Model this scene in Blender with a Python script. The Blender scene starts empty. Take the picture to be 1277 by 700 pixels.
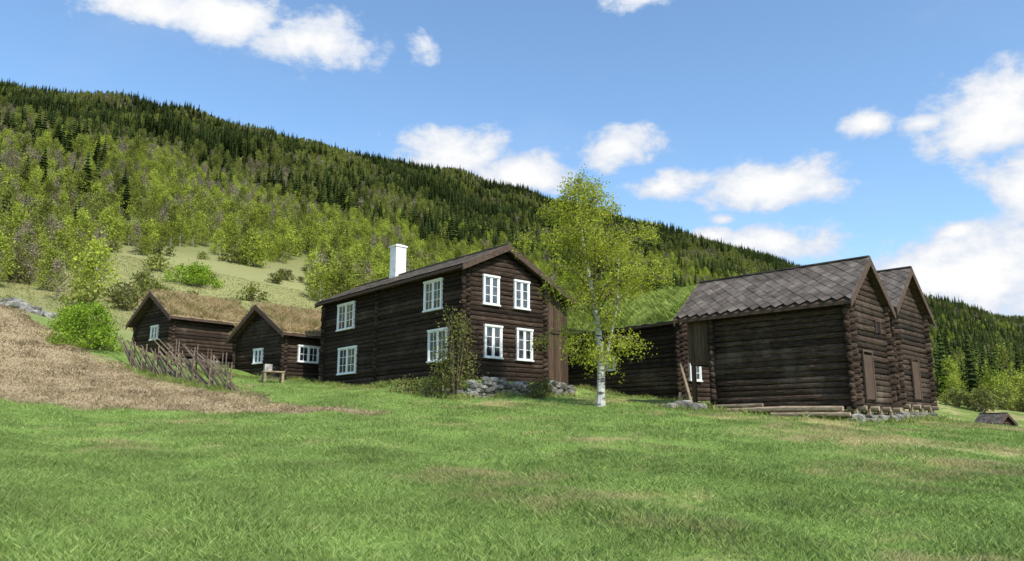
import bpy, math, random
import numpy as np
from mathutils import Vector, Matrix, noise as mn
random.seed(7); rng=np.random.default_rng(7)
scene=bpy.context.scene
COL=scene.collection
# ------------------------------------------------------------------ materials
def new_mat(name):
    m=bpy.data.materials.new(name); m.use_nodes=True
    nt=m.node_tree; nt.nodes.clear()
    return m,nt
def N(nt,t,**kw):
    n=nt.nodes.new(t)
    for k,v in kw.items():
        setattr(n,k,v)
    return n
def lk(nt,a,b): nt.links.new(a,b)
def ramp(nt,fac,stops):
    r=N(nt,'ShaderNodeValToRGB'); e=r.color_ramp.elements
    while len(e)<len(stops): e.new(0.5)
    for i,(p,c) in enumerate(stops):
        e[i].position=p; e[i].color=(c[0],c[1],c[2],1)
    lk(nt,fac,r.inputs[0]); return r.outputs[0]
def noise(nt,vec,scale,detail=5,rough=.55,dist=0):
    n=N(nt,'ShaderNodeTexNoise'); n.inputs['Scale'].default_value=scale
    n.inputs['Detail'].default_value=detail; n.inputs['Roughness'].default_value=rough
    n.inputs['Distortion'].default_value=dist
    if vec is not None: lk(nt,vec,n.inputs['Vector'])
    return n.outputs['Fac']
def mulc(nt,col,fac):
    v=N(nt,'ShaderNodeVectorMath',operation='SCALE'); lk(nt,col,v.inputs[0])
    if isinstance(fac,(int,float)): v.inputs['Scale'].default_value=fac
    else: lk(nt,fac,v.inputs['Scale'])
    return v.outputs[0]
def maprange(nt,x,a,b,c,d,smooth=False):
    m=N(nt,'ShaderNodeMapRange'); 
    if smooth: m.interpolation_type='SMOOTHSTEP'
    lk(nt,x,m.inputs[0])
    for i,v in zip((1,2,3,4),(a,b,c,d)): m.inputs[i].default_value=v
    return m.outputs[0]
def mixc(nt,f,a,b):
    m=N(nt,'ShaderNodeMix',data_type='RGBA')
    if isinstance(f,(int,float)): m.inputs[0].default_value=f
    else: lk(nt,f,m.inputs[0])
    for s,v in ((6,a),(7,b)):
        if isinstance(v,tuple): m.inputs[s].default_value=(v[0],v[1],v[2],1)
        else: lk(nt,v,m.inputs[s])
    return m.outputs[2]
def mat(name,stops,scale=(1,1,1),ns=3,rough=.85,bump=.3,bdist=.02,island=.25,objrand=0,trans=0,detail=6,spec=.2,pos=False):
    m,nt=new_mat(name)
    if trans: detail=2
    if pos:
        g0=N(nt,'ShaderNodeNewGeometry'); src=g0.outputs['Position']
    else:
        t=N(nt,'ShaderNodeTexCoord'); src=t.outputs['Object']
    mp=N(nt,'ShaderNodeMapping'); mp.inputs['Scale'].default_value=scale
    lk(nt,src,mp.inputs[0])
    n=noise(nt,mp.outputs[0],ns,detail)
    c=ramp(nt,n,stops)
    if island:
        g=N(nt,'ShaderNodeNewGeometry'); c=mulc(nt,c,maprange(nt,g.outputs['Random Per Island'],0,1,1-island,1+island))
    if objrand:
        o=N(nt,'ShaderNodeObjectInfo'); c=mulc(nt,c,maprange(nt,o.outputs['Random'],0,1,1-objrand,1+objrand))
    out=N(nt,'ShaderNodeOutputMaterial')
    if trans:
        p=N(nt,'ShaderNodeBsdfDiffuse'); lk(nt,c,p.inputs[0])
        tr=N(nt,'ShaderNodeBsdfTranslucent'); lk(nt,c,tr.inputs[0]); mx=N(nt,'ShaderNodeMixShader'); mx.inputs[0].default_value=trans
        lk(nt,p.outputs[0],mx.inputs[1]); lk(nt,tr.outputs[0],mx.inputs[2]); lk(nt,mx.outputs[0],out.inputs[0])
        return m
    p=N(nt,'ShaderNodeBsdfPrincipled'); lk(nt,c,p.inputs['Base Color']); p.inputs['Roughness'].default_value=rough
    p.inputs['Specular IOR Level'].default_value=spec
    if bump:
        b=N(nt,'ShaderNodeBump'); b.inputs['Strength'].default_value=bump; b.inputs['Distance'].default_value=bdist
        lk(nt,n,b.inputs['Height']); lk(nt,b.outputs[0],p.inputs['Normal'])
    lk(nt,p.outputs[0],out.inputs[0])
    return m
def S(a,b,lo=.3,hi=.7): return [(lo,a),(hi,b)]
def logmat(name,k,weather):
    m,nt=new_mat(name); t=N(nt,'ShaderNodeTexCoord'); mp=N(nt,'ShaderNodeMapping'); mp.inputs['Scale'].default_value=(1.1,1.1,26); lk(nt,t.outputs['Object'],mp.inputs[0])
    n=noise(nt,mp.outputs[0],2.2,8,.65); c=ramp(nt,n,[(.3,(.009,.0065,.005)),(.5,(.045*k,.029*k,.020*k)),(.72,(.15*k,.103*k,.073*k))])
    n2=noise(nt,t.outputs['Object'],.7,4,.6); c=mixc(nt,maprange(nt,n2,.5,.72,0,weather,True),c,(.145*k,.11*k,.084*k))
    g=N(nt,'ShaderNodeNewGeometry'); c=mulc(nt,c,maprange(nt,g.outputs['Random Per Island'],0,1,.45,1.5))
    n3=noise(nt,t.outputs['Object'],9,3); c=mulc(nt,c,maprange(nt,n3,.35,.65,.8,1.15))
    p=N(nt,'ShaderNodeBsdfPrincipled'); lk(nt,c,p.inputs['Base Color']); p.inputs['Roughness'].default_value=.8; p.inputs['Specular IOR Level'].default_value=.12
    b=N(nt,'ShaderNodeBump'); b.inputs['Strength'].default_value=.7; b.inputs['Distance'].default_value=.025; lk(nt,n,b.inputs['Height']); lk(nt,b.outputs[0],p.inputs['Normal'])
    o=N(nt,'ShaderNodeOutputMaterial'); lk(nt,p.outputs[0],o.inputs[0]); return m
M_log=logmat('dark_log_wood',.85,.3)
M_logold=logmat('weathered_log_wood',.9,.5)
M_core=mat('light_block_core',S((.008,.006,.005),(.014,.01,.008)),island=0,bump=0)
M_plank=mat('plank_wood',[(.25,(.03,.02,.015)),(.75,(.12,.075,.05))],(14,14,.8),2,island=.35)
M_barge=mat('bargeboard_wood',[(.25,(.035,.024,.018)),(.75,(.12,.078,.057))],(3,3,6),2,island=.25)
M_pale=mat('pale_log_wood',[(.3,(.16,.115,.08)),(.7,(.40,.31,.21))],(2,2,10),2,island=.2)
M_slate=mat('roof_slate',[(.25,(.062,.048,.039)),(.5,(.12,.098,.082)),(.75,(.2,.168,.14))],(1,1,1),2.2,island=.28,bump=.4,rough=.75)
M_white=mat('white_paint',S((.68,.68,.66),(.82,.82,.8)),(1,1,1),4,island=.04,rough=.6,bump=.1)
M_chim=mat('whitewashed_chimney',S((.66,.65,.62),(.85,.84,.81)),(1,1,1),3,island=0,bump=.5)
M_stone=mat('field_stone',[(.25,(.08,.075,.065)),(.5,(.2,.185,.16)),(.75,(.4,.38,.35))],(1,1,1),3,island=.45,bump=.6,bdist=.05)
M_turfdry=mat('dry_turf',[(.3,(.15,.11,.055)),(.7,(.34,.26,.14))],(1,1,1),3,island=0,bump=.8,bdist=.08)
M_turfgreen=mat('green_turf',[(.3,(.13,.17,.035)),(.7,(.26,.32,.07))],(1,1,1),3,island=0,bump=.8,bdist=.08)
M_bladedry=mat('dry_grass_blades',S((.24,.18,.105),(.48,.375,.23)),ns=.8,island=.4,trans=.3,pos=True)
M_blademead=mat('meadow_grass_blades',S((.22,.24,.08),(.40,.36,.16)),ns=.1,island=.3,trans=.3,pos=True)
M_bladeturf=mat('turf_grass_blades',S((.2,.27,.05),(.36,.42,.11)),ns=.8,island=.3,trans=.3,pos=True)
M_bladeturfdry=mat('dry_turf_blades',S((.22,.19,.07),(.5,.37,.2)),ns=.9,island=.35,trans=.3,pos=True)
M_tall=mat('tall_grass_blades',S((.13,.19,.04),(.34,.36,.12)),ns=1.2,island=.35,trans=.3,pos=True)
M_fence=mat('weathered_fence_wood',[(.3,(.07,.047,.032)),(.7,(.22,.165,.12))],(4,4,4),2,island=.45)
M_bark=mat('birch_bark',[(.38,(.05,.042,.036)),(.47,(.42,.4,.36)),(.8,(.66,.64,.6))],(1,1,5),2.6,island=0,bump=.3)
M_twig=mat('birch_twig',S((.09,.065,.045),(.2,.155,.11)),ns=3,island=0,bump=0)
M_leaf=mat('birch_leaves',S((.28,.33,.03),(.46,.49,.075)),ns=.9,island=.35,trans=.5)
M_bush=mat('bush_leaves',S((.17,.27,.025),(.3,.42,.05)),ns=.9,island=.35,trans=.4)
M_shrub=mat('shrub_leaves',S((.10,.11,.035),(.2,.2,.06)),ns=.9,island=.4,trans=.3)
M_spruce=mat('spruce_needles',S((.032,.052,.016),(.078,.1,.03)),ns=.5,island=.35,objrand=.45,trans=.15)
M_hbirch=mat('hill_birch_leaves',S((.23,.28,.04),(.38,.42,.07)),ns=.5,island=.25,objrand=.35,trans=.4)
M_hbirch2=mat('hill_birch_leaves_olive',S((.14,.16,.035),(.24,.26,.06)),ns=.5,island=.3,objrand=.4,trans=.3)
M_bare=mat('bare_twigs',S((.16,.13,.09),(.28,.23,.17)),ns=.5,island=.3,objrand=.25,trans=.1)
def glassmat():
    m,nt=new_mat('window_glass'); p=N(nt,'ShaderNodeBsdfPrincipled')
    t=N(nt,'ShaderNodeTexCoord'); n=noise(nt,t.outputs['Object'],1.3,3)
    c=ramp(nt,n,[(.4,(.012,.014,.018)),(.62,(.10,.105,.11))]); lk(nt,c,p.inputs['Base Color'])
    p.inputs['Roughness'].default_value=.06; p.inputs['Specular IOR Level'].default_value=.8
    b=N(nt,'ShaderNodeBump'); b.inputs['Strength'].default_value=.15; b.inputs['Distance'].default_value=.02
    lk(nt,n,b.inputs['Height']); lk(nt,b.outputs[0],p.inputs['Normal'])
    o=N(nt,'ShaderNodeOutputMaterial'); lk(nt,p.outputs[0],o.inputs[0]); return m
M_glass=glassmat()
def grass_color(nt,base,dry):
    g=N(nt,'ShaderNodeNewGeometry'); P=g.outputs['Position']
    n1=noise(nt,P,.16,4,.6); n2=noise(nt,P,1.1,3,.6); n3=noise(nt,P,.5,2)
    s=N(nt,'ShaderNodeMath',operation='MULTIPLY_ADD'); lk(nt,n2,s.inputs[0]); s.inputs[1].default_value=.5; lk(nt,n1,s.inputs[2])
    sp=N(nt,'ShaderNodeSeparateXYZ'); lk(nt,P,sp.inputs[0])
    xx=maprange(nt,sp.outputs[0],-15,15,-.09,.075)
    s2=N(nt,'ShaderNodeMath',operation='ADD'); lk(nt,xx,s2.inputs[0]); lk(nt,s.outputs[0],s2.inputs[1])
    f=maprange(nt,s2.outputs[0],.75,.95,0,.85,True)
    c=mixc(nt,f,base,dry)
    return mulc(nt,c,maprange(nt,n3,.3,.7,.78,1.2)),P
def blademat():
    m,nt=new_mat('field_grass_blades')
    g=N(nt,'ShaderNodeNewGeometry')
    b=mixc(nt,g.outputs['Random Per Island'],(.14,.225,.048),(.37,.46,.15))
    c,P=grass_color(nt,b,(.47,.40,.20))
    p=N(nt,'ShaderNodeBsdfDiffuse'); lk(nt,c,p.inputs[0])
    tr=N(nt,'ShaderNodeBsdfTranslucent'); lk(nt,c,tr.inputs[0]); mx=N(nt,'ShaderNodeMixShader'); mx.inputs[0].default_value=.35
    lk(nt,p.outputs[0],mx.inputs[1]); lk(nt,tr.outputs[0],mx.inputs[2])
    o=N(nt,'ShaderNodeOutputMaterial'); lk(nt,mx.outputs[0],o.inputs[0]); return m
M_blade=blademat()
def groundmat():
    m,nt=new_mat('terrain_ground')
    a=N(nt,'ShaderNodeAttribute',attribute_name='Col'); z=N(nt,'ShaderNodeAttribute',attribute_name='fieldmask')
    c,P=grass_color(nt,a.outputs['Color'],(.38,.32,.15))
    nf=noise(nt,P,9,6,.7); nb=noise(nt,P,.02,5,.6)
    c2=mixc(nt,z.outputs['Fac'],a.outputs['Color'],c)
    c2=mulc(nt,c2,maprange(nt,nf,.3,.7,.65,1.35)); c2=mulc(nt,c2,maprange(nt,nb,.3,.7,.8,1.2))
    p=N(nt,'ShaderNodeBsdfPrincipled'); lk(nt,c2,p.inputs['Base Color']); p.inputs['Roughness'].default_value=.95; p.inputs['Specular IOR Level'].default_value=.1
    b=N(nt,'ShaderNodeBump'); b.inputs['Strength'].default_value=.6; b.inputs['Distance'].default_value=.06
    lk(nt,nf,b.inputs['Height']); lk(nt,b.outputs[0],p.inputs['Normal'])
    o=N(nt,'ShaderNodeOutputMaterial'); lk(nt,p.outputs[0],o.inputs[0]); return m
M_ground=groundmat()
# ------------------------------------------------------------------ mesh helpers
def add_obj(name,me,parent=None,link=True):
    o=bpy.data.objects.new(name,me)
    if link: COL.objects.link(o)
    if parent: o.parent=parent
    return o
def np_mesh(name,verts,faces,mats,midx=None,smooth=False):
    me=bpy.data.meshes.new(name); verts=np.asarray(verts,dtype=np.float32); faces=np.asarray(faces,dtype=np.int32)
    k=faces.shape[1]; me.vertices.add(len(verts)); me.vertices.foreach_set('co',verts.ravel())
    me.loops.add(faces.size); me.loops.foreach_set('vertex_index',faces.ravel())
    me.polygons.add(len(faces)); me.polygons.foreach_set('loop_start',np.arange(0,faces.size,k,dtype=np.int32))
    try: me.polygons.foreach_set('loop_total',np.full(len(faces),k,dtype=np.int32))
    except Exception: pass
    for m in mats: me.materials.append(m)
    if midx is not None: me.polygons.foreach_set('material_index',np.asarray(midx,dtype=np.int32))
    me.polygons.foreach_set('use_smooth',np.full(len(faces),smooth))
    me.update(calc_edges=True); return me
class MB:
    def __init__(s): s.v=[]; s.f=[]; s.m=[]
    def add(s,vs,fs,m=0):
        b=len(s.v); s.v+= [tuple(p) for p in vs]; s.f+=[tuple(i+b for i in f) for f in fs]; s.m+=[m]*len(fs)
    def hexa(s,p,m=0): s.add(p,[(0,3,2,1),(4,5,6,7),(0,1,5,4),(1,2,6,5),(2,3,7,6),(3,0,4,7)],m)
    def box(s,x0,x1,y0,y1,z0,z1,m=0):
        s.hexa([(x0,y0,z0),(x1,y0,z0),(x1,y1,z0),(x0,y1,z0),(x0,y0,z1),(x1,y0,z1),(x1,y1,z1),(x0,y1,z1)],m)
    def prism_y(s,poly,y0,y1,m=0):
        n=len(poly); vs=[(x,y0,z) for x,z in poly]+[(x,y1,z) for x,z in poly]
        s.add(vs,[tuple(range(n)),tuple(range(2*n-1,n-1,-1))]+[(i,i+n,(i+1)%n+n,(i+1)%n) for i in range(n)],m)
    def tube(s,path,rad,n=6,m=0,sq=(1,1),pw=1):
        P=[Vector(p) for p in path]; vs=[]
        sg=lambda c: math.copysign(abs(c)**pw,c)
        for i,p in enumerate(P):
            d=(P[min(i+1,len(P)-1)]-P[max(i-1,0)]).normalized()
            up=Vector((0,0,1)) if abs(d.z)<.9 else Vector((1,0,0))
            a=d.cross(up).normalized(); b=a.cross(d).normalized()
            for k in range(n):
                t=2*math.pi*(k+.5)/n; vs.append(p+a*sg(math.cos(t))*rad[i]*sq[0]+b*sg(math.sin(t))*rad[i]*sq[1])
        fs=[]
        for i in range(len(P)-1):
            for k in range(n): fs.append((i*n+k,i*n+(k+1)%n,(i+1)*n+(k+1)%n,(i+1)*n+k))
        fs.append(tuple(range(n-1,-1,-1))); fs.append(tuple(range((len(P)-1)*n,len(P)*n)))
        s.add(vs,fs,m)
    def log(s,a,b,lh,rw=.085,m=0,seg=1.1):
        a=Vector(a); b=Vector(b); L=(b-a).length; n=max(1,int(L/seg)); r0=random.uniform(.9,1.12)
        path=[];rad=[]; drift=random.uniform(-.012,.012)
        for i in range(n+1):
            p=a.lerp(b,i/n); j=.014
            path.append(p+Vector((random.uniform(-j,j),random.uniform(-j,j),random.uniform(-.012,.012)+drift*(i/n-.5)))); rad.append(r0*random.uniform(.94,1.06))
        s.tube(path,rad,10,m,(rw,lh*.52),.75)
    def obj(s,name,mats,parent=None,smooth=False,link=True):
        me=bpy.data.meshes.new(name); me.from_pydata(s.v,[],s.f)
        for m in mats: me.materials.append(m)
        me.polygons.foreach_set('material_index',s.m)
        if smooth: me.polygons.foreach_set('use_smooth',[True]*len(s.f))
        me.update(); return add_obj(name,me,parent,link)
def quads(cent,size,flat=0.0,aspect=1.0):
    n=len(cent); d=rng.normal(size=(n,3)); 
    d/=np.linalg.norm(d,axis=1)[:,None]; e=rng.normal(size=(n,3)); e-= (e*d).sum(1)[:,None]*d; e/=np.linalg.norm(e,axis=1)[:,None]
    s=(size*rng.uniform(.6,1.3,n))[:,None]
    v=np.stack([cent-d*s*.5*aspect,cent+e*s*.38,cent+d*s*.5*aspect,cent-e*s*.38],1).reshape(-1,3)
    return v,np.arange(4*n).reshape(-1,4)
# ------------------------------------------------------------------ terrain heights
nq=np.array([-.6,.8]); nl=np.array([.8,.6])
HQ=[(-1500,-95),(-400,-60),(-100,-20),(-40,-6.5),(0,-1.6),(15,.3),(30,1.9),(50,5),(83,10.5),(136,24.5),(188,41),(300,90),(400,134),(500,178),(700,262),(864,338),(920,345),(1100,340),(1600,300),(4000,200)]
hqx=np.array([a for a,b in HQ],float); hqy=np.array([b for a,b in HQ],float)
RL=([-3000,14,457,906,1332,1937,2515,4000],[345,345,362,344,330,300,326,320])
def hbase(x,y):
    q=x*nq[0]+y*nq[1]; l=x*nl[0]+y*nl[1]
    w=4+.06*np.abs(q); h=sum(np.interp(q+w*d,hqx,hqy) for d in (-1,-.5,0,.5,1))/5
    f=np.interp(l,*RL)/345.; k=np.clip((q-200)/400,0,1); h=h*(1+(f-1)*k)
    a=np.clip((q-120)/300,0,1)
    h=h+a*(6*np.sin(l/75+1.3*np.sin(q/140))+4*np.sin(l/31+q/60+2)+2.5*np.sin(l/17-q/23))*np.clip((1400-q)/500,0.25,1)
    h=h-np.clip((l-90)/160,0,1)*np.clip((150-q)/100,0,1)*6
    return h
CP=[(0,0,-1.6),(0,10,-.8),(0,20,.05),(8,0,-1.7),(8,10,-1.0),(-8,10,-.6),(-8,20,.1),(8,20,-.15),(16,20,-.5),(-16,18,.2),
(-18.6,28,1.25),(-12.5,27.5,.9),(-5.3,27,.6),(3.4,31,1.15),(12,26.5,.35),(15,29.5,.35),(18.7,34,.45),(19.8,30,.1),(25,36,-.1),
(-1,32.3,1.3),(2.5,35.0,1.4),(-4,33,1.45),(-11,45,2.7),(-7,40,2.35),(-6,34,1.7),(-9,38,2.1),(8,38,1.55),(5,34,1.3),(3,43,2.3),
(-12.2,34,1.6),(-16,37,2.4),(-19.6,40,3.2),(-25,42,4.6),(-28.5,42,6.0),(-35,42,8.0),(-22,36,3.0),(-26,34,3.3),(-32,33,4.2),
(-21.5,48,4.7),(-13.7,46,2.9),(-18,44,3.6),(-30,52,7.3),(-37,56,8.8),(-25,53,5.6),(-10,52,3.9),(30,48,-1.2),(40,60,-2.2),(51,80,-.7),(60,76,-1.4),(28,30,-1),(35,40,-2.5),(12,36,1.2)]
cp=np.array(CP,float)
def kern(x,y,c,s=7.5): return np.exp(-((x[:,None]-c[None,:,0])**2+(y[:,None]-c[None,:,1])**2)/(2*s*s))
K=kern(cp[:,0],cp[:,1],cp); wts=np.linalg.solve(K.T@K+.03*np.eye(len(cp)),K.T@(cp[:,2]-hbase(cp[:,0],cp[:,1])))
def sdist(poly,x,y):
    P=np.array(poly,float); d=np.full(x.shape,1e9); ins=np.zeros(x.shape,bool)
    for i in range(len(P)):
        a=P[i]; b=P[(i+1)%len(P)]; e=b-a
        t=np.clip(((x-a[0])*e[0]+(y-a[1])*e[1])/(e@e),0,1)
        d=np.minimum(d,np.hypot(x-a[0]-t*e[0],y-a[1]-t*e[1]))
        c=((a[1]>y)!=(b[1]>y))&(x<(b[0]-a[0])*(y-a[1])/(b[1]-a[1]+1e-12)+a[0]); ins^=c
    return np.where(ins,d,-d)
TERR=[(-5.2,36.2),(-1.6,33.5),(2.75,37.2),(5.5,44),(-6,47),(-9,42)]
TAN=[(-80,26),(-30,26.8),(-18.6,26.8),(-12.5,26.4),(-4.2,26.6),(-8.6,30.4),(-12.4,33.8),(-19.8,39.5),(-25,43.5),(-29,46),(-42,58),(-80,80)]
def H(x,y):
    x=np.atleast_1d(np.asarray(x,float)); y=np.atleast_1d(np.asarray(y,float)); sh=x.shape; x=x.ravel(); y=y.ravel()
    h=hbase(x,y)
    near=np.where((np.abs(x)<95)&(y>-40)&(y<125))[0]
    for c0 in range(0,len(near),60000):
        id_=near[c0:c0+60000]; xn=x[id_]; yn=y[id_]
        h2=h[id_]+kern(xn,yn,cp)@wts+.05*np.sin(xn*1.1+np.sin(yn*.7))*np.sin(yn*.9)+.035*np.sin(xn*2.7+yn*1.9)
        w=np.clip(sdist(TERR,xn,yn)/.5,0,1); w=w*w*(3-2*w); h[id_]=h2+(np.maximum(h2,2.33)-h2)*w
    return h.reshape(sh)
def axis(lo,hi,a,b,st,g=1.085):
    c=list(np.arange(a,b+st,st)); s=st; x=c[-1]
    while x<hi: s=min(s*g,45); x+=s; c.append(x)
    s=st; x=c[0]; L=[]
    while x>lo: s=min(s*g,45); x-=s; L.append(x)
    return np.array(L[::-1]+c)
ax=axis(-2200,3600,-46,44,.55); ay=axis(-900,4200,-6,66,.55)
X,Y=np.meshgrid(ax,ay); Z=H(X,Y)
ny,nx=X.shape; V=np.stack([X,Y,Z],-1).reshape(-1,3)
i=np.arange(ny-1)[:,None]*nx+np.arange(nx-1)[None,:]
F=np.stack([i,i+1,i+nx+1,i+nx],-1).reshape(-1,4)
me=np_mesh('ground_terrain',V,F,[M_ground],smooth=True)
xf=V[:,0];yf=V[:,1]; q=xf*nq[0]+yf*nq[1]
def wob(x,y,s=1.): return .6*np.sin(x*.9*s+1.3*np.sin(y*.5*s))+.5*np.sin(y*1.3*s+x*.4*s)+.3*np.sin(x*3.1*s-y*2.2*s)
tan=np.clip((sdist(TAN,xf,yf)+.5*wob(xf,yf))/1.2+.3,0,1)
col=np.zeros((len(xf),3)); col[:]=(.17,.25,.055)
kk=xf/np.maximum(yf,1)
mead=np.clip((q-48)/25,0,1)[:,None]; col=col*(1-mead)+np.array((.25,.245,.10))*mead
fo=np.clip((q-170)/40,0,1)[:,None]; col=col*(1-fo)+np.array((.11,.13,.04))*fo
rt=(np.clip((kk-.4)/.1,0,1)*np.clip((yf-45)/20,0,1)*np.clip((160-q)/60,0,1))[:,None]; col=col*(1-rt)+np.array((.17,.225,.055))*rt
col=col*(1-tan[:,None])+np.array((.36,.28,.165))*tan[:,None]
ca=me.color_attributes.new('Col','FLOAT_COLOR','POINT'); ca.data.foreach_set('color',np.concatenate([col,np.ones((len(col),1))],1).astype(np.float32).ravel())
fm=(1-tan)*(1-mead[:,0]); at=me.attributes.new('fieldmask','FLOAT','POINT'); at.data.foreach_set('value',fm.astype(np.float32))
add_obj('ground_terrain',me)
# ------------------------------------------------------------------ scatter
def scatter(name,pts,protos,smin,smax,seed=0,parent=None,tilt=.08):
    c=bpy.data.collections.new(name+'_prototypes')
    for p in protos: c.objects.link(p)
    me=bpy.data.meshes.new(name); pts=np.asarray(pts,dtype=np.float32); me.vertices.add(len(pts)); me.vertices.foreach_set('co',pts.ravel()); me.update()
    o=add_obj(name,me,parent)
    ng=bpy.data.node_groups.new(name+'_scatter','GeometryNodeTree')
    ng.interface.new_socket('Geometry',in_out='INPUT',socket_type='NodeSocketGeometry'); ng.interface.new_socket('Geometry',in_out='OUTPUT',socket_type='NodeSocketGeometry')
    gi=ng.nodes.new('NodeGroupInput'); go=ng.nodes.new('NodeGroupOutput')
    ci=ng.nodes.new('GeometryNodeCollectionInfo'); ci.inputs['Collection'].default_value=c; ci.inputs['Separate Children'].default_value=True; ci.inputs['Reset Children'].default_value=True
    ip=ng.nodes.new('GeometryNodeInstanceOnPoints'); ip.inputs['Pick Instance'].default_value=True
    rv=ng.nodes.new('FunctionNodeRandomValue'); rv.data_type='FLOAT_VECTOR'; rv.inputs[0].default_value=(-tilt,-tilt,0); rv.inputs[1].default_value=(tilt,tilt,6.283); rv.inputs['Seed'].default_value=seed
    rs=ng.nodes.new('FunctionNodeRandomValue'); rs.data_type='FLOAT'; rs.inputs[2].default_value=smin; rs.inputs[3].default_value=smax; rs.inputs['Seed'].default_value=seed+5
    L=ng.links; L.new(gi.outputs[0],ip.inputs['Points']); L.new(ci.outputs[0],ip.inputs['Instance']); L.new(rv.outputs[0],ip.inputs['Rotation']); L.new(rs.outputs[1],ip.inputs['Scale']); L.new(ip.outputs[0],go.inputs[0])
    md=o.modifiers.new('scatter','NODES'); md.node_group=ng
    return o
def blades(name,P,h0,h1,wd,m,parent=None,lean_=.42):
    n=len(P); b=P.copy(); b[:,2]-=.02
    h=rng.uniform(h0,h1,n)*(.75+.5*np.clip(.5+.5*np.sin(P[:,0]*1.7+np.sin(P[:,1]*2.1)*1.5),0,1)); lean=rng.normal(0,lean_,(n,2))*h[:,None]; a=rng.uniform(0,6.283,n)
    s=np.stack([np.cos(a),np.sin(a),np.zeros(n)],1)*np.broadcast_to(wd,(n,))[:,None]
    mid=b+np.concatenate([lean*.35,(h*.55)[:,None]],1); top=b+np.concatenate([lean,h[:,None]],1)
    v=np.stack([b-s,b+s,mid+s*.8,top],1).reshape(-1,3)
    return add_obj(name,np_mesh(name,v,np.arange(4*n).reshape(-1,4),[m]),parent)
def pts_region(n,x0,x1,y0,y1,cond):
    x=rng.uniform(x0,x1,n); y=rng.uniform(y0,y1,n); k=cond(x,y); x=x[k]; y=y[k]; return np.stack([x,y,H(x,y)],1)
fan=lambda x,y: (np.abs(x)<.76*y+1.5)
A_=pts_region(740000,-13,13,4.5,15,fan)
B_=pts_region(520000,-28,28,15,31,lambda x,y: fan(x,y)&(sdist(TAN,x,y)+.5*wob(x,y)<0.2))
C_=pts_region(140000,-20,30,31,46,lambda x,y:(sdist(TAN,x,y)<0)&(x*nq[0]+y*nq[1]<48))
G=np.concatenate([A_,B_,C_]); blades('grass',G,.03,.10,.0022+.00038*G[:,1],M_blade,lean_=.5)
D_=pts_region(300000,-50,-3,25.5,60,lambda x,y:(sdist(TAN,x,y)+.5*wob(x,y)>-.1))
blades('dry_grass',D_,.05,.15,.004+.0004*D_[:,1],M_bladedry,lean_=.7)
D2=pts_region(120000,-110,-20,60,150,lambda x,y:(x*nq[0]+y*nq[1]<175)&(x/y>-.9))
blades('meadow_grass',D2,.06,.2,.004+.0005*D2[:,1],M_blademead,lean_=.6)
tp_=[]
for (a,b,n_,w_) in (((-2.5,34.7),(-11.5,45.2),5200,.3),((-5.4,36.0),(-1.8,33.1),2600,.25),((-1.8,33.1),(2.9,36.8),2200,.22),((-21.2,47.5),(-18.0,51.5),2600,.35),((-25.5,43.8),(-21.4,47.4),2600,.35),
   ((-18,42.6),(-13.6,45.4),2600,.35),((-13.4,45.6),(-10.9,48.6),1800,.3),((-20.2,40.5),(-16.2,37.1),3200,.35),((-16.2,37.1),(-12.1,33.9),3200,.35),((11.6,26.9),(7.8,30.6),1100,.3),((12.2,26.5),(15.0,29.3),900,.3),((16,31),(19,34),900,.3),((8.1,37.7),(3.3,43.2),2600,.3),((5.6,29.3),(7.8,30.6),1200,.5)):
    t=rng.uniform(0,1,n_); xs=a[0]+(b[0]-a[0])*t+rng.normal(0,w_,n_); ys=a[1]+(b[1]-a[1])*t+rng.normal(0,w_,n_)
    cl=rng.uniform(0,1,n_)<.25+.75*np.clip(.5+.8*np.sin(xs*2.3+1.7*np.sin(ys*1.9)),0,1); tp_.append(np.stack([xs,ys,H(xs,ys)],1)[cl])
blades('tall_grass',np.concatenate(tp_),.08,.3,.011,M_tall,lean_=.4)
# ------------------------------------------------------------------ trees (hillside)
def spruce(name,hh=14,R=2.1):
    mb=MB(); mb.tube([(0,0,-.5),(0,0,hh*.97)],[.18,.02],5,1)
    nt=17
    for i in range(nt):
        f=i/(nt-1); z=hh*(.06+.92*f); r=R*(1-f)**.75*random.uniform(.8,1.15)+.12
        n=10 if f<.7 else 6; o=random.uniform(0,6)
        for j in range(n):
            t=o+6.283*j/n+random.uniform(-.2,.2); rr=r*random.uniform(.7,1.2); c,s=math.cos(t),math.sin(t); w=.32*rr+.1
            dz=-.35*rr*random.uniform(.6,1.2)
            mb.add([(0,0,z+.35),(c*rr*.6-s*w,s*rr*.6+c*w,z+dz*.5),(c*rr,s*rr,z+dz),(c*rr*.6+s*w,s*rr*.6-c*w,z+dz*.5)],[(0,1,2,3)],0)
    mb.tube([(0,0,hh*.05),(0,0,hh*.98)],[R*.5,.03],6,0)
    return mb.obj(name,[M_spruce,M_twig],link=False)
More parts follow.
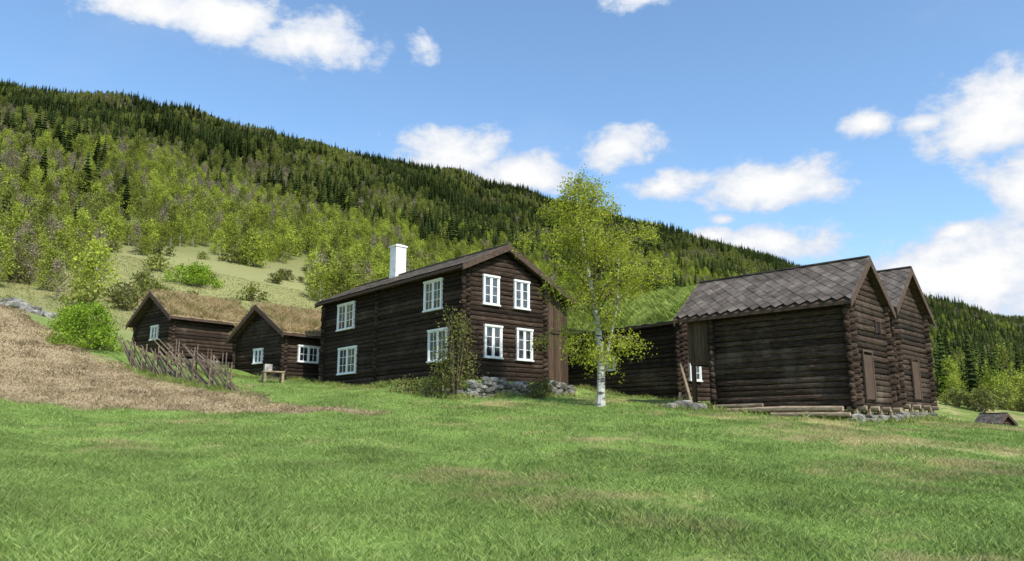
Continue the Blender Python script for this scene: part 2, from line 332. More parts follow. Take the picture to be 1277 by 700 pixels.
def hbirch(name,mleaf,hh=10.5,R=2.3,nc=38,per=26,ls=.38,bark=None):
    mb=MB(); mb.tube([(0,0,-.4),(random.uniform(-.2,.2),.1,hh*.5),(random.uniform(-.4,.4),0,hh*.93)],[.10,.07,.02],5,1)
    cs=[]
    for i in range(nc):
        f=random.random()**.9; z=hh*(.12+.86*f); r=R*math.sin(math.pi*min(1,(.14+.86*f))**.8)*random.uniform(.25,1); t=random.uniform(0,6.283)
        c=Vector((r*math.cos(t),r*math.sin(t),z)); cs.append(c)
        if i%2==0: mb.tube([(0,0,max(1,z-r*.9)),c],[.035,.012],4,1)
    cc=np.repeat(np.array([tuple(c) for c in cs]),per,0)+rng.normal(0,1,(nc*per,3))*np.array([.45,.45,.5])
    v,f=quads(cc,ls); b=len(mb.v); mb.v+= [tuple(p) for p in v]; mb.f+=[tuple(q_+b) for q_ in f]; mb.m+=[0]*len(f)
    return mb.obj(name,[mleaf,M_twig if bark is None else bark],link=False)
sp=[spruce('spruce_proto',random.uniform(11,15),random.uniform(1.7,2.4)) for _ in range(5)]
hb=[hbirch('birch_proto',M_hbirch,random.uniform(7,10),random.uniform(2.1,3.0),bark=(M_bark if j==0 else None)) for j in range(6)]
hb2=[hbirch('birch_olive_proto',M_hbirch2,random.uniform(8,11),random.uniform(2.1,2.8)) for _ in range(4)]
hbare=[hbirch('bare_birch_proto',M_bare,random.uniform(8,10),2.2,30,22,.3) for _ in range(3)]
NT=165000
qq=rng.uniform(45,905,NT); ll=rng.uniform(-260,2750,NT)
x=ll*nl[0]+qq*nq[0]; y=ll*nl[1]+qq*nq[1]; k=x/np.maximum(y,1); dist=np.hypot(x,y)
keep=(y>60)&(np.abs(k)<.86)&(rng.uniform(0,1,NT)<np.clip(900/dist,.45,1))
keep&=~((qq<98)&(k<.42)); keep&=~((k>.42)&((y<118)|((qq<68)&(rng.uniform(0,1,NT)>.35))))
keep&=~((k>-.55)&(k<-.27)&(qq<178+10*np.sin(k*40)))
keep&=~((k>-.27)&(k<.42)&(qq<125))
x,y,qq,k,dist=[a[keep] for a in (x,y,qq,k,dist)]
z=H(x,y)-.2
pn=np.array([mn.noise(Vector((a/100,b/100,3.))) for a,b in zip(x,y)]); pn2=np.array([mn.noise(Vector((a/38,b/38,9.))) for a,b in zip(x,y)])
pb=np.interp(qq,[0,220,310,380,460,540,660,905],[1.15,1.1,1.0,.6,.25,.35,.65,.5])+pn*1.4+pn2*.9
pb=np.where((qq<200),np.maximum(pb,.97),pb)
pb=np.where(k>.42,np.interp(qq,[80,125,160],[1.0,.75,.4])+pn*1.2+pn2*.8,pb)
u=rng.uniform(0,1,len(x)); isb=(u<pb); u2=rng.uniform(0,1,len(x))
bare=isb&(u2<np.clip(.12+pn2*.9+.08*(k<-.2),0,.5)); olive=isb&~bare&((qq>350+90*pn)|(u2>.85)); br=isb&~bare&~olive; spz=~isb
P3=np.stack([x,y,z],1)
scatter('spruce_forest',P3[spz],sp,.45,1.15,3,tilt=.03)
scatter('birch_forest',P3[br],hb,.5,1.1,4); scatter('olive_birch_forest',P3[olive],hb2,.5,1.05,5); scatter('bare_birch_forest',P3[bare],hbare,.5,1.0,6)
def shrub_mesh(name,m,R,hh,nc,per,ls,stems=8,mst=None,sp_=.3):
    mb=MB(); cs=[]
    for i in range(nc):
        t=random.uniform(0,6.283); f=random.random(); r=R*math.sqrt(random.random())*(1-.55*f*f); c=(r*math.cos(t),r*math.sin(t),hh*(.08+.88*f)*(1-.25*(r/R)**2)); cs.append(c)
        if i<stems*3: mb.tube([(c[0]*.2,c[1]*.2,-.2),(c[0]*.6,c[1]*.6,c[2]*.55),c],[.035,.02,.008],4,1)
    cc=np.repeat(np.array(cs),per,0)+rng.normal(0,sp_,(nc*per,3)); cc[:,2]=np.abs(cc[:,2])
    v,f=quads(cc,ls); b=len(mb.v); mb.v+= [tuple(p) for p in v]; mb.f+=[tuple(q_+b) for q_ in f]; mb.m+=[0]*len(f)
    return mb,[m,mst or M_twig]
def shrub(name,loc,m,R,hh,nc,per,ls,link=True,sp_=.3):
    mb,ms=shrub_mesh(name,m,R,hh,nc,per,ls,sp_=sp_); o=mb.obj(name,ms,link=link); o.location=loc; return o
shp=[shrub('meadow_bush_proto',(0,0,0),M_shrub,1.6,1.5,24,16,.3,link=False),shrub('meadow_bush_proto',(0,0,0),M_hbirch2,1.9,2,30,16,.32,link=False)]
qs=rng.uniform(62,180,190); ls_=rng.uniform(-40,170,190); xs=ls_*nl[0]+qs*nq[0]; ys=ls_*nl[1]+qs*nq[1]; kp=(ys>66)&(xs/ys<-.2)&(xs/ys>-.75)
bp=np.stack([xs,ys,H(xs,ys)],1)[kp]
bx_=rng.uniform(44,95,60); by_=bx_/rng.uniform(.56,.72,60); ok=(by_>92); bp=np.concatenate([bp,np.stack([bx_,by_,H(bx_,by_)],1)[ok]])
scatter('meadow_bushes',bp,shp,.5,1.6,8)
def gz(x,y): return float(H(x,y)[0])
shrub('green_bush',(-24.3,43.2,gz(-24.3,43.2)-.1),M_bush,1.9,2.5,90,70,.13,sp_=.24)
shrub('green_bush',(-26.4,45.5,gz(-26.4,45.5)-.1),M_bush,1.2,1.9,45,60,.13,sp_=.24)
shrub('meadow_bush',(-55,128,gz(-55,128)),M_bush,5,3.2,70,45,.35,sp_=.5)
shrub('lilac_shrub',(-2.55,33.75,gz(-2.6,33.9)-.1),M_shrub,.95,4.0,60,40,.11,sp_=.22)
shrub('low_shrub',(1.3,34.9,gz(1.3,34.9)-.1),M_shrub,.8,.9,26,26,.1,sp_=.15)
shrub('low_shrub',(-3.6,34.6,gz(-3.6,34.6)-.1),M_shrub,.9,.9,26,26,.1,sp_=.15)
shrub('low_shrub',(-4.9,35.4,gz(-4.9,35.4)-.1),M_shrub,.7,.8,22,26,.1,sp_=.15)
# ------------------------------------------------------------------ main birch tree
def birch_tree(name,loc,hh=10.2,seed=3,mleaf=None,prf=None,nb=64,lc=.74,ls=.088):
    random.seed(seed); mb=MB(); tp=[]; n=14
    for i in range(n+1):
        f=i/n; tp.append(Vector((.2*math.sin(f*6)-.6*f+.1,.1*math.sin(f*4+1),-.25+f*(hh+.1))))
    mb.tube(tp,[.17*(1-i/n)**.85+.012+(.07 if i==0 else 0) for i in range(n+1)],9,1)
    mb.tube([tp[2],tp[2]+Vector((.3,.1,1.0)),tp[2]+Vector((.75,.2,2.9)),tp[2]+Vector((.9,.25,5))],[.08,.07,.04,.015],7,1)
    prf=prf or ([1.6,2.2,3,5,6.5,7.6,8.6,9.6,10.3],[.8,1.7,2.5,3.2,3.0,2.15,1.25,.55,.1])
    prof=lambda h: float(np.interp(h,*prf))
    tr=lambda h: tp[min(n,max(0,int(h/hh*n)))]
    cent=[]
    def leaves(p,r,c): 
        a=np.array(tuple(p))+rng.normal(0,r,(max(1,int(c*lc)),3)); cent.append(a)
    t=0
    for i in range(nb):
        h0=hh*(.186+.745*(i/nb)**.95); t+=2.4+random.uniform(-.5,.5); hm=h0+random.uniform(.3,1.0)
        r=prof(min(hm,hh))*random.choice((random.uniform(.4,.8),random.uniform(.8,1.15))); d=Vector((math.cos(t),math.sin(t),0)); b=Vector(tr(h0)); b.z=h0
        rise=random.uniform(.4,1.0)*r if h0>3 else random.uniform(.0,.35)*r
        pts=[b+d*(r*f)+Vector((0,0,rise*(f**.8)-.25*r*f**4))+Vector((random.uniform(-.06,.06),random.uniform(-.06,.06),0)) for f in (0,.25,.5,.75,1)]
        r0=.014+.012*r; mb.tube(pts,[r0*(1-.2*j) for j in range(5)],5,2)
        ns=int(5+r*4.6)
        for s_ in range(ns):
            f=random.uniform(.2,1); k_=min(3,int(f*4)); p=pts[k_].lerp(pts[k_+1],f*4-k_)
            e=Vector((random.uniform(-1,1),random.uniform(-1,1),random.uniform(-.3,.8))); e.normalize(); ln=random.uniform(.25,.8)*(1.15-.4*f)
            p1=p+e*ln*.6; p2=p1+e*ln*.5+Vector((0,0,-.28*ln-random.uniform(0,.22)))
            mb.tube([p,p1,p2],[.012,.008,.003],3,2)
            leaves(p1,.14,11); leaves(p2,.16,18); leaves((p1+p2)/2,.12,13)
            if random.random()<.6: leaves(p2+Vector((0,0,-.25)),.1,10)
    cc=np.concatenate(cent); v,f=quads(cc,ls); b=len(mb.v); mb.v+=[tuple(p) for p in v]; mb.f+=[tuple(q_+b) for q_ in f]; mb.m+=[0]*len(f)
    o=mb.obj(name,[mleaf or M_leaf,M_bark,M_twig]); o.location=loc; return o
birch_tree('birch_tree',(3.45,31,gz(3.45,31)))
# ------------------------------------------------------------------ rocks
def rock(mb,c,r,m=0,sx=1,sy=1,sz=.7):
    import bmesh
    bm=bmesh.new(); bmesh.ops.create_icosphere(bm,subdivisions=2,radius=1); o=Vector((random.uniform(0,99),random.uniform(0,99),0)); a=random.uniform(0,3.14); ca_,sa=math.cos(a),math.sin(a)
    vs=[]
    for v in bm.verts:
        p=v.co*(1+.35*mn.noise(v.co*1.3+o)); p=Vector((max(-.75,min(.75,p.x)),max(-.75,min(.75,p.y)),max(-.75,min(.75,p.z))))
        x_,y_=p.x*r*sx,p.y*r*sy; vs.append((c[0]+x_*ca_-y_*sa,c[1]+x_*sa+y_*ca_,c[2]+p.z*r*sz))
    mb.add(vs,[tuple(v.index for v in f.verts) for f in bm.faces],m); bm.free()
mb=MB()
for (a,b) in (((-5.3,36.3),(-1.7,33.35)),((-1.7,33.35),(2.9,37.2))):
    L=math.dist(a,b); nn=int(L/.27)
    for i in range(nn+1):
        f=i/nn; x_=a[0]+(b[0]-a[0])*f; y_=a[1]+(b[1]-a[1])*f; g=gz(x_,y_-.5); zz=min(g,1.9)-.1; top=2.3-.25*random.random()-(.35 if a[0]<-5 else 0)
        while zz<top:
            r=random.uniform(.12,.27); rock(mb,(x_+random.uniform(-.14,.14),y_+random.uniform(-.14,.14),zz+r*.4),r,sx=1.3,sz=.6); zz+=r*.78
mb.obj('stone_retaining_wall',[M_stone])
mb=MB()
for (x_,y_,r) in ((6.1,29.6,.28),(6.5,29.9,.38),(7.0,29.9,.3),(5.9,30.4,.22),(6.9,30.6,.33),(7.4,30.2,.26)): rock(mb,(x_,y_,gz(x_,y_)+r*.25),r,sz=.85)
mb.obj('boulders',[M_stone])
mb=MB()
for i in range(150):
    f=random.random(); x_=-45+11*f+random.gauss(0,.3); y_=59-3.5*f+random.gauss(0,.7); r=random.uniform(.22,.5); rock(mb,(x_,y_,gz(x_,y_)+random.uniform(0,1.1)*math.sin(math.pi*min(1,f*.85+.15))),r)
mb.obj('rock_pile',[M_stone])
# ------------------------------------------------------------------ buildings
def building(name,loc,rot,W,L,hw,xr,zr,xL,xR,ovF,ovB,roof,logh=.23,logmat=None,wins=(),hwR=None,found=1.0,tile=.45,crossY=()):
    e=bpy.data.objects.new(name,None); COL.objects.link(e); e.location=loc; e.rotation_euler=(0,0,math.radians(rot)); e.empty_display_size=.5
    hwR=hwR or hw; sl=(zr-hw)/xr; sr=(zr-hwR)/(W-xr)
    rz=lambda x_: zr-(sl*(xr-x_) if x_<xr else sr*(x_-xr))
    lm=logmat or M_log
    mb=MB(); ex=.2
    for (xx,top) in ((0,hw),(W,hwR)):
        zz=logh*.5
        while zz<top-.02:
            mb.log((xx,-ex-random.uniform(0,.08),zz),(xx,L+ex,zz),logh); zz+=logh
    for yy in (0,L):
        zz=0.02
        while zz<zr-.15:
            zt=zz+logh*.45
            x0,x1=-ex-random.uniform(0,.08),W+ex+random.uniform(0,.08)
            if zt>hw: x0=max(x0,xr-(zr-zt)/sl+.02)
            if zt>hwR: x1=min(x1,xr+(zr-zt)/sr-.02)
            if x1-x0>.3: mb.log((x0,yy,zz),(x1,yy,zz),logh)
            zz+=logh
    for cy in crossY:
        zz=.02
        while zz<hw-.1: mb.log((-ex,cy,zz),(.4,cy,zz),logh); zz+=logh
    mb.obj('log_walls',[lm],e,smooth=True)
    mb=MB(); mb.prism_y([(.03,-.02),(W-.03,-.02),(W-.03,hwR-.04),(xr,zr-.06),(.03,hw-.04)],.03,L-.03); mb.obj('light_block_core',[M_core],e)  # added dark solid inside the logs, stops light leaking through the gaps
    if found:
        mb=MB(); 
        for (ax0,ay0,ax1,ay1) in ((0,0,0,L),(0,0,W,0),(W,0,W,L)):
            D=math.hypot(ax1-ax0,ay1-ay0); n_=int(D/.42)
            for i in range(n_+1):
                f=i/n_; zz=-.14
                while zz>-found:
                    r=random.uniform(.2,.3); rock(mb,(ax0+(ax1-ax0)*f,ay0+(ay1-ay0)*f,zz-r*.3),r); zz-=r*1.05
        mb.obj('stone_foundation',[M_stone],e)
    y0,y1=-ovF,L+ovB; zR=zr-sr*(xR-xr); zL=zr-sl*(xr-xL)
    lift=.12
    mb=MB(); mb.prism_y([(xL,zL+lift-.07),(xr,zr+lift-.07),(xR,zR+lift-.07),(xR,zR+lift+.06),(xr,zr+lift+.08),(xL,zL+lift+.06)],y0+.02,y1-.02,0)
    bd=.2
    for yy in (y0-.04,y1-.01):
        mb.prism_y([(xL-.04,zL+lift-bd),(xr,zr+lift-bd),(xr,zr+lift+.13),(xL-.04,zL+lift+.09)],yy,yy+.05,1)
        mb.prism_y([(xr+.003,zr+lift-bd),(xR+.04,zR+lift-bd),(xR+.04,zR+lift+.09),(xr+.003,zr+lift+.13)],yy,yy+.05,1)
    for px_ in (0.0,xr,W): mb.log((px_,y0+.03,rz(px_)-.02),(px_,.1,rz(px_)-.02),.22,m=1)
    mb.obj('roof_deck',[M_barge,M_barge],e)
    if roof=='slate':
        mb=MB(); w=tile
        for side in (0,1):
            if side==0: E=Vector((xL-.06,0,zL+lift+.07)); R_=Vector((xr,0,zr+lift+.09))
            else: E=Vector((xR+.06,0,zR+lift+.07)); R_=Vector((xr,0,zr+lift+.09))
            Vv=(R_-E); SL=Vv.length; Vv.normalize(); Nn=Vector((-Vv.z,0,Vv.x)) if side==0 else Vector((Vv.z,0,-Vv.x))
            if Nn.z<0: Nn=-Nn
            r_=0; v0=0
            while v0<SL-.1:
                c=y0-(w/2 if r_%2 else 0)
                while c<y1+w*.5:
                    j=random.uniform(-.015,.015); sh=[(c-w*.49,v0+.5*w+j),(c,v0+j),(c+w*.49,v0+.5*w+j),(c+w*.49,v0+1.15*w),(c-w*.49,v0+1.15*w)]
                    tl=random.uniform(.022,.04); vs=[]
                    for lay in (0,1):
                        for (uu,vv) in sh:
                            vv=min(vv,SL); uu=min(max(uu,y0-.03),y1+.03); ff=(vv-v0)/(1.15*w)
                            vs.append(E+Vv*vv+Nn*(tl*(1-ff)+.003+.018*lay)+Vector((0,uu,0)))
                    mb.add(vs,[(4,3,2,1,0),(5,6,7,8,9)]+[(i_,(i_+1)%5,(i_+1)%5+5,i_+5) for i_ in range(5)])
                    c+=w
                v0+=.5*w; r_+=1
        mb.box(xr-.1,xr+.1,y0-.02,y1+.02,zr+lift+.12,zr+lift+.17)
        mb.obj('slate_roof',[M_slate],e)
    else:
        tm,bm_=(M_turfdry,M_bladeturfdry) if roof=='turf' else (M_turfgreen,M_bladeturf)
        nxs,nys=26,int((y1-y0)/.25); vs=[];fs=[]
        for i_ in range(nxs+1):
            xx=xL+(xR-xL)*i_/nxs; base=(zr-(sl*(xr-xx) if xx<xr else sr*(xx-xr)))+lift+.05
            for j_ in range(nys+1):
                yy=y0+.04+(y1-y0-.08)*j_/nys; edge=min(1,min(i_,nxs-i_,j_*1.5,(nys-j_)*1.5)/1.5)
                vs.append((xx,yy,base+(.04+.18*edge)+.06*mn.noise(Vector((xx*2,yy*2,5)))))
        for i_ in range(nxs):
            for j_ in range(nys): a_=i_*(nys+1)+j_; fs.append((a_,a_+nys+1,a_+nys+2,a_+1))
        mb=MB(); mb.add(vs,fs); mb.obj('turf_layer',[tm],e,smooth=True)
        n_=int((xR-xL)*(y1-y0)*700); xs_=rng.uniform(xL,xR,n_); ys_=rng.uniform(y0+.03,y1-.03,n_)
        zs_=np.where(xs_<xr,zr-sl*(xr-xs_),zr-sr*(xs_-xr))+lift+.2
        cl=.5+.5*np.sin(xs_*3+2*np.sin(ys_*2.3))*np.sin(ys_*3.7); kp_=rng.uniform(0,1,n_)<.3+.7*cl
        blades('turf_grass',np.stack([xs_,ys_,zs_],1)[kp_],.06,.36,.012,bm_,e,.55)
    if wins:
        mw=MB(); mg=MB()
        for wspec in wins:
            wall,c,w_,z0,z1=wspec[:5]; rows=wspec[5] if len(wspec)>5 else 3; cols=wspec[6] if len(wspec)>6 else 2
            def bx(mbx,a0,a1,o0,o1,zz0,zz1):
                if wall=='x0': mbx.box(-o1,-o0,a0,a1,zz0,zz1)
                elif wall=='xW': mbx.box(W+o0,W+o1,a0,a1,zz0,zz1)
                else: mbx.box(a0,a1,-o1,-o0,zz0,zz1)
            a0,a1=c-w_/2,c+w_/2; cw=.10
            bx(mw,a0,a0+cw,.0,.17,z0,z1); bx(mw,a1-cw,a1,.0,.17,z0,z1)
            bx(mw,a0-.03,a1+.03,.0,.19,z1,z1+.1); bx(mw,a0-.04,a1+.04,.0,.21,z0-.07,z0)
            bx(mg,a0+cw,a1-cw,.03,.105,z0,z1)
            bx(mw,c-.04,c+.04,.08,.15,z0,z1)
            for (s0,s1) in ((a0+cw,c-.04),(c+.04,a1-cw)):
                bx(mw,s0,s0+.04,.08,.14,z0,z1); bx(mw,s1-.04,s1,.08,.14,z0,z1)
                bx(mw,s0+.04,s1-.04,.08,.14,z0,z0+.05); bx(mw,s0+.04,s1-.04,.08,.14,z1-.05,z1)
                for r_ in range(1,rows):
                    zz=z0+(z1-z0)*r_/rows; bx(mw,s0+.04,s1-.04,.08,.13,zz-.015,zz+.015)
                for c_ in range(1,cols):
                    if w_>1.3: cx=s0+(s1-s0)*c_/cols; bx(mw,cx-.014,cx+.014,.08,.125,z0+.05,z1-.05)
        mw.obj('window_frames',[M_white],e); mg.obj('window_panes',[M_glass],e)
    return e,rz
B0=2.5
wm=[('x0',11.2,1.9,5.85-B0,7.25-B0),('x0',2.52,1.5,5.92-B0,7.3-B0),('x0',10.85,2.0,3.3-B0,4.68-B0),('x0',2.05,1.55,3.4-B0,4.82-B0),
('y0',1.41,1.0,6.02-B0,7.32-B0),('y0',3.36,1.0,6.02-B0,7.32-B0),('y0',1.55,1.08,3.5-B0,4.93-B0),('y0',3.54,1.04,3.5-B0,4.93-B0)]
e,rz=building('log_farmhouse',(-2.14,35,B0),40.9,4.92,13.9,5.2,2.3,6.3,-.5,7.0,.4,.4,'slate',wins=wm,hwR=5.0,crossY=(7.8,))
mb=MB(); c=5.06
while c<6.68:
    w=random.uniform(.15,.2); mb.box(c,c+w-.012,.1+random.uniform(0,.012),.14,-.2,rz(c+w)-.02); c+=w
c=.16
while c<13.8:
    w=random.uniform(.15,.2); mb.box(6.64,6.68+random.uniform(0,.012),c,c+w-.012,-.2,rz(6.7)-.02); c+=w
mb.box(5.0,6.72,.04,.098,2.5,2.62)
mb.obj('gallery_boards',[M_plank],e)
mb=MB(); mb.box(2.0,2.7,9.4,10.05,5.9,8.25); mb.box(1.95,2.75,9.35,10.1,8.25,8.35); mb.box(1.98,2.72,9.38,10.07,6.3,6.6); mb.box(2.08,2.62,9.48,9.97,8.35,8.41); mb.obj('chimney',[M_chim],e)
# storehouse (front)
S0=.93
e,rz=building('log_storehouse',(12.03,27,S0),45.57,3.58,5.43,3.85,1.79,5.35,-.42,4.0,.3,1.5,'slate',logh=.22,found=0,tile=.46,logmat=M_logold)
mb=MB(); 
c=5.6
while c<6.5:
    mb.box(-.06,-.02,c,c+.15,1.9,3.85); c+=.162
c=0
while c<3.5: mb.box(c,c+.15,6.5,6.54,1.9,min(rz(c),rz(c+.15))-.05); c+=.162
mb.box(-.02,3.5,5.5,6.5,1.8,1.9); mb.box(0,.14,6.34,6.48,-.7,1.8); 
mb.obj('gallery',[M_plank],e)
mb=MB(); mb.tube([(-.55,6.0,-.55),(-.15,6.9,1.9)],[.06,.05],6); mb.tube([(-.2,7.1,-.6),(-.25,6.9,.7)],[.07,.06],6)
mb.tube([(-.38,.3,-.1),(-.36,2.4,-.06),(-.37,5.5,-.1)],[.1,.11,.09],8); mb.tube([(-.55,.0,-.3),(-.5,2.9,-.26)],[.08,.07],8); mb.tube([(-.3,3.3,.1),(-.34,5.3,.08)],[.07,.08],8)
mb.obj('leaning_logs',[M_pale],e)
mb=MB(); mb.box(.75,1.55,-.15,-.11,.25,1.85,0)
for d_ in (.67,1.55): mb.box(d_,d_+.08,-.17,-.1,.2,1.95,1)
mb.box(.65,1.65,-.18,-.1,1.95,2.03,1)
mb.box(2.35,2.75,-.13,-.11,2.8,3.15,2); mb.box(2.3,2.35,-.15,-.1,2.75,3.2,1); mb.box(2.75,2.8,-.15,-.1,2.75,3.2,1); mb.box(2.3,2.8,-.16,-.1,3.2,3.25,1)
mb.obj('plank_door_and_hatch',[M_plank,M_barge,M_core],e)
def piers(e,xsys,zt):
    mb=MB()
    for (x_,y_) in xsys:
        rock(mb,(x_,y_,zt-.52),.36,sz=.5); rock(mb,(x_+.03,y_-.03,zt-.36),.28,sz=.5); mb.tube([(x_,y_,zt-.26),(x_,y_,zt)],[.13,.12],8,1)
        if y_<.1: mb.tube([(x_,y_-.35,zt-.06),(x_,y_+.3,zt-.06)],[.1,.1],8,1)
    mb.obj('stone_and_post_piers',[M_stone,M_pale],e)
piers(e,((0.05,0),(1.2,-.02),(2.4,0),(3.5,0),(0,1.8),(0,3.6),(0,5.3),(3.5,2.6),(3.5,5.2)),-.02)
# storehouse (behind)
S1=1.15
e,rz=building('log_storehouse',(15.9,31.57,S1),45.57,4.0,5.0,4.05,2.0,5.75,-.42,4.42,.35,.4,'slate',logh=.22,found=0,tile=.46,logmat=M_logold)
piers(e,((0.05,0),(1.3,-.02),(2.7,0),(3.9,0),(3.9,2.6),(3.9,4.8),(0,2.5)),-.02)
mb=MB(); mb.box(1.5,2.3,-.15,-.11,.25,1.85,0)
for d_ in (1.42,2.3): mb.box(d_,d_+.08,-.17,-.1,.2,1.95,1)
mb.obj('plank_door',[M_plank,M_barge],e)
# middle farmhouse with turf roof
Mz=1.65
e,rz=building('turf_roof_log_house',(8.37,38,Mz),40.9,4.5,8.2,4.0,2.25,5.65,-.5,5.0,.45,.4,'green',wins=[('x0',4.74,1.1,3.35-Mz,3.95-Mz,2,1),('y0',1.1,.9,4.75-Mz,5.65-Mz,2,1),('y0',1.05,.95,2.6-Mz,3.7-Mz,3,1),('y0',3.3,.9,4.75-Mz,5.65-Mz,2,1)])
def left_house(name,near,dirb,W,L,z,**kw):
    th=math.degrees(math.atan2(-dirb[0],dirb[1]))
    xa=Vector((dirb[1],-dirb[0])); o=(near[0]-xa.x*W,near[1]-xa.y*W,z)
    return building(name,o,th,W,L,**kw)
e,rz=left_house('turf_roof_cabin',(-21.5,48),(.66,.751),5.4,5.2,4.75,hw=2.55,xr=2.7,zr=4.15,xL=-.5,xR=5.9,ovF=.5,ovB=.5,roof='turf',logmat=M_logold,wins=[('y0',3.0,1.0,1.25,2.05,2,1)])
e,rz=left_house('turf_roof_cabin',(-13.74,46),(.66,.751),5.7,4.6,2.95,hw=3.05,xr=2.85,zr=4.75,xL=-.5,xR=6.2,ovF=.5,ovB=.5,roof='turf',logmat=M_logold,wins=[('y0',2.9,1.0,1.35,2.15,2,1),('xW',1.6,1.5,1.35,2.25,2,2)])
# far barn
bz=gz(51,81)
e,rz=building('log_barn',(50.3,80,bz),20,1.9,2.5,1.35,.95,2.2,-.3,2.2,.3,.3,'slate',found=0,tile=.4)
# ------------------------------------------------------------------ roundpole fences
def fence(name,path,hgt=1.3,step=.36):
    mb=MB(); P=[Vector((a,b,0)) for a,b in path]
    for i_ in range(len(P)-1):
        a,b=P[i_],P[i_+1]; L=(b-a).length; d=(b-a)/L; nrm=Vector((-d.y,d.x,0)); t=0; n_=0
        while t<L:
            p=a+d*t; g=gz(p.x,p.y)
            if n_%4==0:
                for s_ in (-.1,.1):
                    q_=p+nrm*s_; hh=hgt*random.uniform(1.0,1.25); mb.tube([(q_.x,q_.y,g-.2),(q_.x+random.uniform(-.05,.05),q_.y,g+hh)],[.045,.032],5)
            run=random.uniform(1.9,2.5); q0=p+d*.1; q1=p-d*run; g1=gz(q1.x,q1.y)
            mb.tube([(q0.x,q0.y,g+.02),(q1.x+nrm.x*.05,q1.y+nrm.y*.05,g1+hgt*random.uniform(.75,1.05))],[.055,.03],5)
            t+=step*random.uniform(.75,1.25); n_+=1
    return mb.obj(name,[M_fence])
fence('roundpole_fence',[(-20.2,40.6),(-16.2,37.2),(-12.1,34.0)])
fence('roundpole_fence',[(-19.8,45.0),(-17.6,44.2),(-15.6,43.0)])
x_,y_=-13.3,42.6; g=gz(x_,y_); mb=MB(); 
for i_ in range(4): mb.box(-.6+i_*.3,-.32+i_*.3,-.35,.35,.55,.62)
mb.box(-.55,-.42,-.3,.3,0,.55); mb.box(.42,.55,-.3,.3,0,.55); mb.box(-.5,-.1,-.2,.2,.62,1.0,1); mb.box(-.42,.42,-.05,.02,.2,.3)
o=mb.obj('wooden_bench_stand',[M_pale,M_stone]); o.location=(x_,y_,g); o.rotation_euler=(0,0,.5)
# ------------------------------------------------------------------ world
E=math.radians(48); hx,hy=.6,-.8
D=Vector((hx*math.cos(E),hy*math.cos(E),math.sin(E)))
w=bpy.data.worlds.new('World'); scene.world=w; w.use_nodes=True; nt=w.node_tree; nt.nodes.clear()
try: w.cycles.sampling_method='NONE'
except Exception as ex_: print(ex_)
sky=N(nt,'ShaderNodeTexSky',sky_type='NISHITA'); sky.sun_disc=False; sky.sun_elevation=E; sky.sun_rotation=math.atan2(hx,hy); sky.air_density=1.0; sky.dust_density=.8; sky.ozone_density=1.2
tc=N(nt,'ShaderNodeTexCoord'); sx=N(nt,'ShaderNodeSeparateXYZ'); lk(nt,tc.outputs['Generated'],sx.inputs[0])
az=N(nt,'ShaderNodeMath',operation='ARCTAN2'); lk(nt,sx.outputs[0],az.inputs[0]); lk(nt,sx.outputs[1],az.inputs[1])
el=N(nt,'ShaderNodeMath',operation='ARCSINE'); lk(nt,sx.outputs[2],el.inputs[0])
cb=N(nt,'ShaderNodeCombineXYZ'); lk(nt,az.outputs[0],cb.inputs[0]); lk(nt,el.outputs[0],cb.inputs[1])
dg=N(nt,'ShaderNodeVectorMath',operation='SCALE'); lk(nt,cb.outputs[0],dg.inputs[0]); dg.inputs['Scale'].default_value=57.2958
clouds=[(-28.5,28.1,5,1.3,0),(-23,28.6,5.5,1.8,-.1),(-16.5,27.7,5,1.8,-.1),(-7.2,28.3,1.8,1.6,.3),(-4.35,20.7,4.2,1.5,-.15),(.4,19.2,3.6,1.5,-.2),(8.4,20.9,3.1,1.4,-.15),
(11.9,18.1,2.8,1.1,-.1),(19.8,17.3,4.6,1.5,-.15),(18.9,13.4,4.6,1.3,-.15),(15.3,14.2,2.0,.8,0),(26.5,20.8,1.7,1.0,0),(34.5,19.8,3.8,2.4,-.1),(30,20.2,2,.7,.1),
(35.4,15.2,2.6,2.6,-.1),(31.1,10.0,6.5,2.4,-.2),(35,10.6,6,2.6,-.2),(27.3,10.4,3,1.5,0),(31.2,13.0,1.5,.8,.1),(10,31.2,4,1.0,.1),(16.1,15.3,1.3,.5,.1),
(60,20,12,5,0),(150,24,16,6,0),(-80,22,14,6,0)]
f=None
for (a,b,rx,ry,off) in clouds:
    s1=N(nt,'ShaderNodeVectorMath',operation='SUBTRACT'); lk(nt,dg.outputs[0],s1.inputs[0]); s1.inputs[1].default_value=(a,b,0)
    s2=N(nt,'ShaderNodeVectorMath',operation='DIVIDE'); lk(nt,s1.outputs[0],s2.inputs[0]); s2.inputs[1].default_value=(rx*1.2,ry*1.2,1)
    s3=N(nt,'ShaderNodeVectorMath',operation='LENGTH'); lk(nt,s2.outputs[0],s3.inputs[0])
    s4=N(nt,'ShaderNodeMath',operation='SUBTRACT'); s4.inputs[0].default_value=1-off; lk(nt,s3.outputs['Value'],s4.inputs[1])
    if f is None: f=s4.outputs[0]
    else:
        m_=N(nt,'ShaderNodeMath',operation='SMOOTH_MAX'); lk(nt,f,m_.inputs[0]); lk(nt,s4.outputs[0],m_.inputs[1]); m_.inputs[2].default_value=.1; f=m_.outputs[0]
mp=N(nt,'ShaderNodeMapping'); mp.inputs['Scale'].default_value=(1,1,1.6); lk(nt,tc.outputs['Generated'],mp.inputs[0])
n1=noise(nt,mp.outputs[0],15,7,.6,.2); n2=noise(nt,mp.outputs[0],42,4,.6)
a1=N(nt,'ShaderNodeMath',operation='MULTIPLY_ADD'); lk(nt,n1,a1.inputs[0]); a1.inputs[1].default_value=2.4; a1.inputs[2].default_value=-1.2
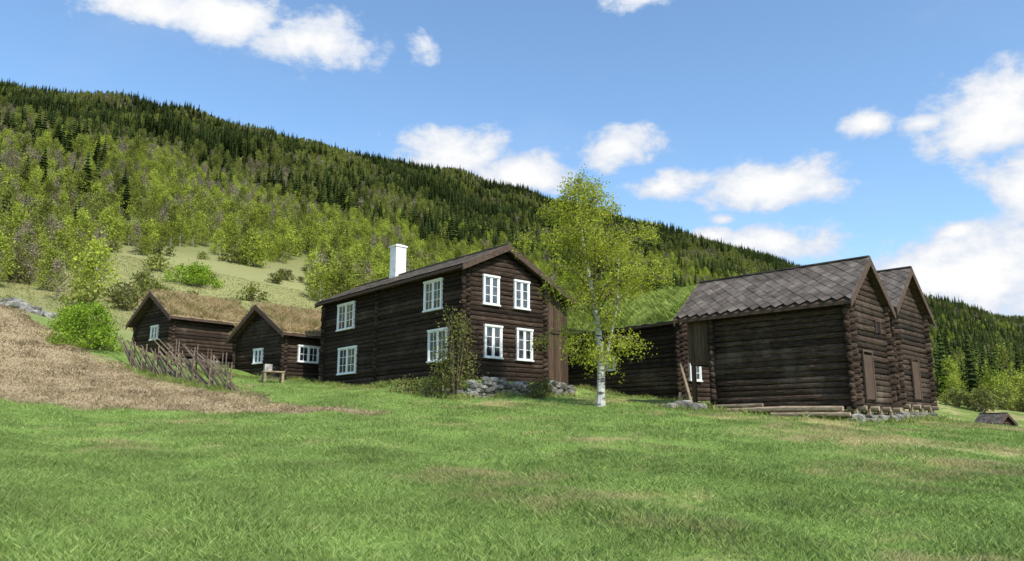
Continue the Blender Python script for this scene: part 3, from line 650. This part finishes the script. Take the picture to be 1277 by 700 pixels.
a2=N(nt,'ShaderNodeMath',operation='ADD'); lk(nt,a1.outputs[0],a2.inputs[0]); lk(nt,f,a2.inputs[1])
a3=N(nt,'ShaderNodeMath',operation='MULTIPLY_ADD'); lk(nt,n2,a3.inputs[0]); a3.inputs[1].default_value=.5; lk(nt,a2.outputs[0],a3.inputs[2])
mask=maprange(nt,a3.outputs[0],.22,.78,0,1,True)
shade=maprange(nt,a3.outputs[0],.5,1.3,0,1,True)
mc=N(nt,'ShaderNodeMapping'); mc.inputs['Scale'].default_value=(1.5,1.5,3); mc.inputs['Rotation'].default_value=(.3,.5,0); lk(nt,tc.outputs['Generated'],mc.inputs[0])
cir=maprange(nt,noise(nt,mc.outputs[0],2.2,5,.55,.3),.5,.85,0,.22,True)
bgs=N(nt,'ShaderNodeBackground'); bgs.inputs[1].default_value=.15
skc=N(nt,'ShaderNodeVectorMath',operation='MULTIPLY'); lk(nt,sky.outputs[0],skc.inputs[0]); skc.inputs[1].default_value=(1.28,1.5,1.6); lk(nt,skc.outputs[0],bgs.inputs[0])
bgc=N(nt,'ShaderNodeBackground'); bgc.inputs[1].default_value=1.0
cc_=mixc(nt,shade,(.68,.76,.90),(1,1,1)); lk(nt,cc_,bgc.inputs[0])
mm=N(nt,'ShaderNodeMath',operation='MAXIMUM'); lk(nt,mask,mm.inputs[0]); lk(nt,cir,mm.inputs[1])
mx=N(nt,'ShaderNodeMixShader'); lk(nt,mm.outputs[0],mx.inputs[0]); lk(nt,bgs.outputs[0],mx.inputs[1]); lk(nt,bgc.outputs[0],mx.inputs[2])
wo=N(nt,'ShaderNodeOutputWorld'); lk(nt,mx.outputs[0],wo.inputs[0])
# sun
sd=bpy.data.lights.new('sun','SUN'); sd.energy=5.0; sd.angle=math.radians(.53); sd.color=(1,.95,.86)
so=bpy.data.objects.new('sun',sd); COL.objects.link(so); so.rotation_euler=D.to_track_quat('Z','Y').to_euler(); so.location=(20,-20,40)
# camera
cd=bpy.data.cameras.new('camera'); cd.sensor_width=36; cd.lens=950/1277*36; cd.clip_end=9000; cd.clip_start=.1
co=bpy.data.objects.new('camera',cd); COL.objects.link(co); co.location=(0,0,0); co.rotation_euler=(math.radians(90+11.31),0,0); scene.camera=co
scene.view_settings.view_transform='Standard'; scene.view_settings.look='None'; scene.view_settings.exposure=0
